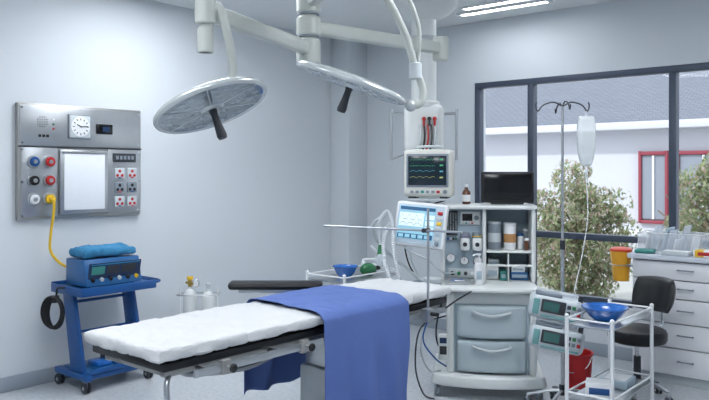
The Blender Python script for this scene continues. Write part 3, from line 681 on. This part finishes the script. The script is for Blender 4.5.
# ---------------------------------------------------------------- surgical lights
def lamps():
    C=pt(-.297,4.7); t=thing('surgical_light','ceiling mounted twin surgical light with cream jointed arms','surgical light',(C.x,C.y,ZC))
    b=B(); b.lathe([(.09,-.12),(.17,-.08),(.2,-.0)],armm,Matrix.Translation((C.x,C.y,ZC))); b.cyl((C.x,C.y,2.30),(C.x,C.y,3.0),.055,armm,seg=28)
    part(b,'ceiling_mount',t,world=True)
    for (z0,z1,r) in ((2.29,2.46,.078),(2.475,2.60,.078),(2.62,2.78,.078)):
        b=B(); b.cyl((C.x,C.y,z0),(C.x,C.y,z1),r,armm,bev=.012,seg=28); b.cyl((C.x,C.y,z0-.008),(C.x,C.y,z0+.004),r*.9,mgrey,seg=28); part(b,'hub_joint',t,world=True)
    def arm(p0,p1,w,h,name='horizontal_arm'):
        p0=Vector(p0);p1=Vector(p1); d=p1-p0; L=d.length; a=math.degrees(math.atan2(d.y,d.x)); tilt=-math.degrees(math.asin(d.z/L))
        b=B(T(p0.x,p0.y,p0.z,ry=tilt,rz=a)); b.box(0,L,-w/2,w/2,-h/2,h/2,armm,min(w,h)*.25,seg=3); part(b,name,t,world=True)
    J1=pt(-.737,3.6)
    arm((C.x,C.y,2.395),(J1.x,J1.y,2.395),.075,.085)
    b=B(); b.cyl((J1.x,J1.y,2.19),(J1.x,J1.y,2.75),.028,armm,bev=.006); b.cyl((J1.x,J1.y,2.33),(J1.x,J1.y,2.46),.052,armm,bev=.008); b.cyl((J1.x,J1.y,2.19),(J1.x,J1.y,2.31),.04,armm,bev=.004); part(b,'arm_joint',t,world=True)
    J2=pt(.65,5.5); arm((C.x,C.y,2.535),(J2.x,J2.y,2.535),.08,.09)
    b=B(); b.cyl((J2.x,J2.y,2.44),(J2.x,J2.y,2.62),.06,armm,bev=.01); part(b,'arm_joint',t,world=True)
    J3=pt(.06,3.85); arm((C.x,C.y,2.70),(J3.x,J3.y,2.70),.07,.08)
    b=B(); b.cyl((J3.x,J3.y,2.58),(J3.x,J3.y,2.76),.045,armm,bev=.008); part(b,'arm_joint',t,world=True)
    def lamp(c,n,R,yoke,hl=.15):
        c=Vector(c); n=Vector(n).normalized(); M=align(c,n)
        b=B(M); b.lathe([(0.0,-.05),(R*.3,-.048),(R*.6,-.040),(R*.85,-.030),(R*.95,-.022),(R*.99,-.012),(R,-.002),(R*.99,.008),(R*.96,.014),(R*.925,.011),(R*.91,.004),(0,.004)],lampm,seg=64)
        h=part(b,'lamp_head',t,world=True,ang=50)
        b=B(M); b.lathe([(R*.2,.012),(R*.5,.011),(R*.915,.007)],lens,seg=64,cap=False); part(b,'lens',h,world=True)
        b=B(M); b.lathe([(.05,.014),(.055,.026),(R*.2,.020),(R*.22,.010)],lampm,seg=32); part(b,'centre_hub',h,world=True)
        for k in range(6):
            a=k*60+10; b=B(M@T(rz=a)); b.box(R*.2,R*.92,-.004,.004,.006,.0135,lampm,.002); part(b,'lens_rib',h,world=True)
        led=None
        for (rr,k) in ((R*.37,6),(R*.56,12),(R*.77,24)):
            for i in range(k):
                a=2*math.pi*(i+.5)/k+rad(10); LM=ROOT[t].inverted()@M@Matrix.Translation((rr*math.cos(a),rr*math.sin(a),.0108-.003*(rr/R)))
                if led is None:
                    b=B(); b.lathe([(R*.072,0),(R*.065,.003),(R*.045,.002),(R*.02,.0005)],ledm,seg=14); led=finish(b,'led_module'); o=led
                else:
                    o=led.copy(); S.collection.objects.link(o)
                o.parent=h; o.matrix_local=LM
        b=B(M); b.lathe([(.022,.02),(.018,.05),(.02,hl*.6),(.026,hl),(.022,hl+.015),(.0,hl+.018)],dgrey,seg=20); part(b,'handle',h,world=True)
        b=B(); b.tube(yoke,.021,armm,seg=14,n=8); e=Vector(yoke[-1]); b.ball(e,.032,lampm); b.ball(yoke[0],.03,armm); part(b,'lamp_yoke',t,world=True)
    lamp(pt(-.727,3.7,1.93),(.39,.10,-.90),.30,[pt(-.737,3.6,2.25),pt(-.68,3.6,2.42),pt(-.635,3.62,2.30),pt(-.615,3.68,2.12),pt(-.64,3.7,2.02)],.16)
    R2=.318
    lamp(pt(-.02,4.0,2.085),(-.29,-.185,-.94),R2,[pt(.06,3.85,2.60),pt(.16,3.9,2.55),pt(.27,3.95,2.36),pt(.335,4.0,2.17),pt(.375,4.02,2.06),pt(.365,4.02,1.98),pt(.31,4.02,1.965)],.15)
    b=B(); b.tube([pt(.11,3.85,2.72),pt(.24,3.9,2.62),pt(.345,3.95,2.4),pt(.345,4.0,2.18)],.012,armm,seg=12,n=8); b.cyl(pt(.335,4.0,2.11),pt(.335,4.0,2.2),.035,lgrey,bev=.006); part(b,'lamp_yoke',t,world=True)
lamps()
# ---------------------------------------------------------------- iv pole
def ivpole():
    p=pt(1.4,4.9); t=thing('iv_pole','slender steel drip stand with hooks on wheeled base','iv pole',p,YAW)
    b=B()
    for k in range(5):
        a=2*math.pi*k/5+.3; b.tube([(0,0,.13),(.1*math.cos(a),.1*math.sin(a),.12),(.23*math.cos(a),.23*math.sin(a),.085)],.011,steel,seg=8)
    b.cyl((0,0,.1),(0,0,.17),.022,dgrey); part(b,'base',t)
    for k in range(5):
        a=2*math.pi*k/5+.3; caster(t,.23*math.cos(a),.23*math.sin(a),.028,.09)
    b=B(); b.cyl((0,0,.12),(0,0,1.1),.0125,steel,seg=14); b.cyl((0,0,1.08),(0,0,1.14),.018,dgrey); b.cyl((0,0,1.1),(0,0,2.06),.009,steel,seg=14); part(b,'pole',t)
    for s in (-1,1):
        b=B(); b.tube([(0,0,2.04),(s*.06,0,2.07),(s*.13,0,2.05),(s*.165,0,2.01),(s*.18,0,2.04),(s*.175,0,2.07)],.005,dgrey,seg=8); part(b,'hook',t)
    for s in (-1,1):
        b=B(); b.tube([(0,0,2.04),(0,s*.06,2.07),(0,s*.13,2.05),(0,s*.165,2.01),(0,s*.18,2.04)],.005,dgrey,seg=8); part(b,'hook',t)
    q=pt(1.4+.16,4.9,0); g=thing('iv_bag','clear plastic infusion bag with drip chamber hanging from hook','iv bag',(q.x,q.y,2.0),YAW)
    def f(w,d): return Vector((w.x*(-.45*max(0,-w.z/.17)**2-.15*max(0,w.z/.17)**4),w.y*.5*(1-(w.z/.17)**2),0))
    b=B(); b.rbox((0,0,-.19),(.125,.044,.34),.021,mat('fluid_bag',(232,238,240),.08,alpha=.62,coat=.8),.012,f); b.cyl((0,0,-.035),(0,0,.01),.006,clearp); part(b,'bag',g)
    b=B(); b.rbox((0,0,-.23),(.10,.034,.20),.016,mat('bag_fluid',(200,212,218),.05,alpha=.5),.02); part(b,'bag_fluid',g)
    b=B(); b.cyl((0,0,-.355),(0,0,-.38),.009,white); b.cyl((0,0,-.38),(0,0,-.44),.012,clearp); b.cyl((0,0,-.44),(0,0,-.46),.006,white); part(b,'drip_chamber',g)
    b=B(); b.tube([(0,0,-.46),(.01,0,-.7),(-.03,-.01,-.95),(-.08,-.05,-1.12),(-.1,-.07,-1.19)],.0035,white,seg=6,n=10); part(b,'drip_line',g)
    tl=mat('pump_teal',(110,160,160),.4); pc=mat('pump_casing',(194,203,208),.4)
    for i,(h,lab) in enumerate(((.63,'grey-blue infusion pump with dark display clamped on drip stand'),(.43,'grey-blue infusion pump clamped below another on drip stand'))):
        q=pt(1.4,4.9,h); u=thing('infusion_pump',lab,'infusion pump',q,YAW-14)
        M=T(-.01,0,0,ry=9)
        b=B(M); b.rbox((-.045,-.11,.07),(.35,.16,.16),.04,pc,.018); b.box(-.195,-.155,-.199,-.19,.02,.12,tl,.003); b.box(-.14,.10,-.197,-.19,.010,.022,tl,.002); part(b,'casing',u)
        b=B(M); b.box(-.145,.01,-.200,-.188,.04,.125,dgrey,.006); b.box(-.13,-.03,-.202,-.199,.055,.112,mat('pump_lcd',(50,90,88),.2,emit=.2),.0); part(b,'display',u)
        b=B(M); b.box(-.19,-.02,-.175,-.11,.14,.168,mgrey,.008); b.cyl((-.19,-.15,.172),(.07,-.15,.172),.015,clearp); b.cyl((-.02,-.15,.172),(.11,-.15,.172),.006,white); b.box(.08,.11,-.17,-.13,.135,.182,dgrey,.005); part(b,'syringe_holder',u)
        for k in range(6):
            b=B(M); x=.030+.032*(k%3); z=.06+.038*(k//3); b.box(x-.012,x+.012,-.199,-.188,z-.012,z+.012,[dgrey,mgrey,red,dgrey,grn,mgrey][k],.004); part(b,'button',u)
        b=B(); b.box(-.03,.03,-.04,-.0,.04,.1,dgrey,.006); part(b,'clamp',u)
ivpole()
# ---------------------------------------------------------------- trolleys and bowls
def bowl(name,label,loc,r,h,m=blueb):
    b=B(); b.lathe([(r*.45,0),(r*.5,.0),(r*.75,h*.35),(r*.93,h*.8),(r,h),(r*1.06,h+.004),(r*1.06,h-.002),(r*.97,h-.006),(r*.9,h*.78),(r*.72,h*.36),(r*.45,.012),(0,.010)],m,seg=40)
    return single(b,name,label,'bowl',loc)
def stand(x0,x1,y0,y1,h,shelf,label,name='instrument_trolley'):
    cx,cy=(x0+x1)/2,(y0+y1)/2; t=thing(name,label,'trolley',(cx,cy,0)); hx,hy=(x1-x0)/2,(y1-y0)/2
    for sx in(-1,1):
        for sy in(-1,1):
            b=B(); b.cyl((sx*hx,sy*hy,.08),(sx*hx,sy*hy,h+.05),.0125,white,seg=12); b.ball((sx*hx,sy*hy,h+.05),.014,white); part(b,'leg',t); caster(t,sx*hx,sy*hy,.03,.09)
    for z,nm in ((h,'top_shelf'),(shelf,'lower_shelf')):
        b=B(); b.box(-hx,hx,-hy,hy,z-.012,z,steel,.003)
        for q in (((-hx,-hy),(hx,-hy)),((-hx,hy),(hx,hy)),((-hx,-hy),(-hx,hy)),((hx,-hy),(hx,hy))):
            b.tube([(*q[0],z+.035),(*q[1],z+.035)],.006,white,sm=False)
        part(b,nm,t)
stand(-1.90,-1.62,4.24,4.93,.67,.22,'white tubular steel trolley with bowl near drip stand')
bowl('wash_bowl','bright blue plastic bowl on white trolley',(-1.765,4.50,.672),.135,.08)
q=pt(1.62,5.30); b=B(); b.lathe([(.085,0),(.09,.005),(.11,.28),(.118,.285),(.115,.295),(.106,.29),(.086,.012),(0,.012)],red); b.tube([(-.11,0,.27),(-.09,-.05,.20),(0,-.1,.16),(.09,-.05,.2),(.11,0,.27)],.004,steel,seg=6); single(b,'waste_bucket','small red plastic bucket standing on floor behind trolley','bucket',q)
b=B(); b.box(-.08,.08,-.06,.06,0,.09,paper,.005); b.box(-.06,.06,-.061,-.058,.02,.06,blue,.001); single(b,'glove_box','white glove carton on trolley lower shelf','carton',(-1.76,4.40,.221),20)
b=B(); b.box(-.09,.09,-.1,.1,0,.05,bgrey,.006); b.box(-.07,.07,-.08,.08,.05,.053,paper,.001); single(b,'dressing_pack','flat blue-grey dressing pack on trolley lower shelf','pack',(-1.76,4.70,.221),4)
stand(-4.12,-3.72,4.25,4.95,.74,.25,'white tubular trolley behind operating table')
bowl('wash_bowl','blue plastic bowl on trolley behind operating table',(-3.93,4.50,.742),.10,.085)
b=B(); b.ball((0,0,.055),.055,grn,(1,1.3,1)); b.cyl((0,.06,.06),(0,.10,.07),.018,dgrey); single(b,'breathing_bag','green rubber breathing bag on trolley','breathing bag',(-3.80,4.64,.742),-30)
b=B(); b.tube([(0,0,.02),(.07,.03,.03),(.07,-.04,.06),(0,-.06,.05),(-.06,-.02,.09),(.02,.04,.1),(.06,.0,.16),(.02,-.03,.22)],.013,white,n=12,corr=1); single(b,'tubing_bundle','pale corrugated tubing bundle on trolley','tubing',(-3.92,4.82,.756))
# ---------------------------------------------------------------- stool
def stool():
    p=pt(2.0,5.15); t=thing('swivel_stool','black vinyl swivel chair with backrest and chrome star base','chair',p,YAW)
    b=B()
    for k in range(5):
        a=2*math.pi*k/5+.5; c,s=math.cos(a),math.sin(a); b.tube([(0,0,.13),(.1*c,.1*s,.125),(.22*c,.22*s,.085)],.014,chrome,seg=10)
    part(b,'star_base',t)
    for k in range(5):
        a=2*math.pi*k/5+.5; caster(t,.22*math.cos(a),.22*math.sin(a),.026,.08)
    b=B(); b.cyl((0,0,.10),(0,0,.30),.025,dgrey); b.cyl((0,0,.3),(0,0,.42),.014,chrome); part(b,'gas_lift',t)
    b=B(); b.lathe([(.0,.395),(.16,.398),(.19,.41),(.2,.43),(.2,.47),(.19,.49),(.16,.502),(.0,.505)],blackv,seg=40); part(b,'seat',t)
    RZ=-62
    b=B(T(.02,.02,.0,rz=RZ))
    vs=[];fs=[];nu,nv=16,10
    for j in range(nv+1):
        for i in range(nu+1):
            for s in (0,1):
                u=-1+2*i/nu; v=-1+2*j/nv
                ww=.165*(1-.12*max(0,v)**2)*(1-.12*max(0,-v)**2); a=u*.75
                e=(1-abs(u)**6)*(1-abs(v)**6); th=.012+.022*e
                r=.25+(th if s else -th)
                vs.append((ww/.165*r*math.sin(a),r*math.cos(a)-.05+.03*v,.72+v*.12*(1-.1*u*u)))
    def ix(i,j,s): return (j*(nu+1)+i)*2+s
    for j in range(nv):
        for i in range(nu):
            fs.append((ix(i,j,0),ix(i+1,j,0),ix(i+1,j+1,0),ix(i,j+1,0))); fs.append((ix(i,j,1),ix(i,j+1,1),ix(i+1,j+1,1),ix(i+1,j,1)))
    for i in range(nu): fs.append((ix(i,0,0),ix(i,0,1),ix(i+1,0,1),ix(i+1,0,0))); fs.append((ix(i,nv,0),ix(i+1,nv,0),ix(i+1,nv,1),ix(i,nv,1)))
    for j in range(nv): fs.append((ix(0,j,0),ix(0,j+1,0),ix(0,j+1,1),ix(0,j,1))); fs.append((ix(nu,j,0),ix(nu,j,1),ix(nu,j+1,1),ix(nu,j+1,0)))
    b.raw(vs,fs,blackv); part(b,'backrest',t,ang=60)
    b=B(T(.0,.0,.0,rz=RZ)); b.tube([(0,.05,.40),(0,.18,.41),(0,.26,.5),(0,.25,.68)],.012,chrome); part(b,'backrest_bar',t)
stool()
# ---------------------------------------------------------------- cabinets
def cabinets():
    yf=5.72
    for (x0,x1) in ((-2.03,-1.235),(-1.23,-.43)):
        t=thing('drawer_cabinet','white laminate drawer cabinet with slim bar handles under window','cabinet',((x0+x1)/2,(yf+YW)/2,0),group='drawer cabinets below worktop'); hw=(x1-x0)/2; y0=yf-(yf+YW)/2; y1=-y0-.055
        b=B(); b.box(-hw,-hw+.018,y0+.02,y1,.09,.93,cabm,.002); b.box(hw-.018,hw,y0+.02,y1,.09,.93,cabm,.002); b.box(-hw+.018,hw-.018,y1-.01,y1,.09,.93,cabm,0); b.box(-hw+.018,hw-.018,y0+.03,y1-.01,.09,.11,cabm,0)
        b.box(-hw+.01,hw-.01,y0+.03,y1,0,.09,lgrey,.002); part(b,'cabinet_body',t)
        zs=[.925,.785,.645,.46,.275,.07]
        for i in range(5):
            b=B(); b.box(-hw+.004,hw-.004,y0,y0+.02,zs[i+1]+.004,zs[i]-.004,cabm,.003); b.box(-hw+.025,hw-.025,y0+.02,y1-.02,max(.115,zs[i+1]+.015),zs[i]-.03,white,0)
            d=part(b,'drawer',t); b=B(); zz=(zs[i]+zs[i+1])/2+.01
            b.cyl((-.06,y0-.02,zz),(.06,y0-.02,zz),.005,mgrey,seg=12)
            for s in (-1,1): b.cyl((s*.05,y0,zz),(s*.05,y0-.02,zz),.005,mgrey,seg=10)
            part(b,'handle',d)
    b=B(); b.box(-2.06,-.42,yf-.03,YW-.055,.931,.97,topm,.008); single(b,'worktop','pale grey laminate worktop along window','worktop')
    zt=.971
    t=thing('storage_tray','clear plastic tray filled with sterile packs on worktop','tray',(-1.80,6.0,zt),0)
    b=B(); fp=mat('frosted_plastic',(226,232,240),.1,alpha=.28)
    for (a0,a1,c0,c1) in ((-.24,.24,-.13,-.125),(-.24,.24,.125,.13),(-.24,-.235,-.125,.125),(.235,.24,-.125,.125)): b.box(a0,a1,c0,c1,.006,.15,fp,.002)
    b.tube([(-.24,-.13,.15),(.24,-.13,.15),(.24,.13,.15),(-.24,.13,.15)],.004,white,closed=True,sm=False,seg=6)
    b.box(-.24,.24,-.13,.13,0,.006,white,.001); part(b,'tray_shell',t)
    pm=mat('clear_pack',(226,234,242),.1,alpha=.5)
    for i in range(9):
        M=T(0,0,0,rx=random.uniform(-4,4),ry=12+random.uniform(-3,3)); b=B(M@T(0,0,.012)); hh=.15+.06*math.sin(i*2.3); b.box(-.007,.007,-.09,.09,.0,hh,[paper,pm,pm,bgrey,pm,paper,pm,pm,paper][i],.003); single(b,'sterile_pack','flat sterile pack leaning in clear tray','sterile pack',(-1.80-.20+.043*i,6.0,zt),0,group='sterile packs in the tray')
    b=B(); b.box(-.11,.11,-.06,.06,0,.05,paper,.004); b.box(-.08,.08,-.062,-.059,.012,.038,red,.001); b.box(-.1,-.04,-.0605,.0605,.001,.0505,yel,.002); single(b,'glove_box','white carton with red and yellow print on worktop','carton',(-1.48,5.80,zt),6)
    b=B(); b.rbox((0,0,.016),(.15,.09,.032),.012,teal,.02,lambda w,d:d*.006*noise.noise(w*30)); single(b,'cloth_pad','small folded green cloth on worktop','cloth',(-1.95,5.78,zt),6)
    b=B(); b.box(-.1,.1,-.05,.05,0,.03,lgrey,.004); b.box(-.09,.09,-.04,.04,.03,.034,paper,.001); single(b,'dressing_pack','flat grey dressing pack on worktop','pack',(-1.71,5.775,zt),-3)
    t=thing('sharps_container','yellow sharps container with red lid hung on cabinet side','sharps container',(-2.145,5.80,.735))
    sy=mat('sharps_yellow',(242,176,50),.4)
    b=B(); b.lathe([(.055,0),(.06,.005),(.082,.235),(.082,.24)],sy,seg=28); part(b,'container_body',t)
    b=B(); b.lathe([(.087,.236),(.087,.252),(.07,.262),(.03,.268)],mat('lid_red',(214,70,40),.4),seg=28); part(b,'lid',t)
    b=B(); b.box(.05,.115,-.04,.04,.12,.14,steel,.003); b.tube([(.0+.085*math.cos(a*.5236),.085*math.sin(a*.5236),.13) for a in range(12)],.004,steel,closed=True,seg=6,n=3); part(b,'wall_bracket',t)
cabinets()
# ---------------------------------------------------------------- light & camera
w=bpy.data.worlds.new('World'); S.world=w; w.use_nodes=True; nt=w.node_tree; bg=nt.nodes['Background']
bg.inputs['Color'].default_value=(0.82,0.90,1.0,1); bg.inputs['Strength'].default_value=2.0
sun=bpy.data.lights.new('sun','SUN'); sun.energy=2.2; sun.angle=.05; so=bpy.data.objects.new('sun',sun); S.collection.objects.link(so)
so.rotation_euler=(rad(50),0,rad(-25))
pl=bpy.data.lights.new('window_portal','AREA'); pl.shape='RECTANGLE'; pl.size=WX1-WX0; pl.size_y=WZ1-WZ0
try: pl.cycles.is_portal=True
except Exception: pass
po=bpy.data.objects.new('window_portal',pl); S.collection.objects.link(po); po.location=((WX0+WX1)/2,YW+.15,(WZ0+WZ1)/2); po.rotation_euler=(rad(-90),0,0)
cam=bpy.data.cameras.new('camera'); cam.sensor_width=36; cam.lens=728/709*36; cam.shift_y=-28/709; cam.clip_start=.05
co=bpy.data.objects.new('camera',cam); S.collection.objects.link(co); co.location=(0,0,1.6); co.rotation_euler=(rad(90),0,rad(YAW)); S.camera=co
S.view_settings.view_transform='Standard'
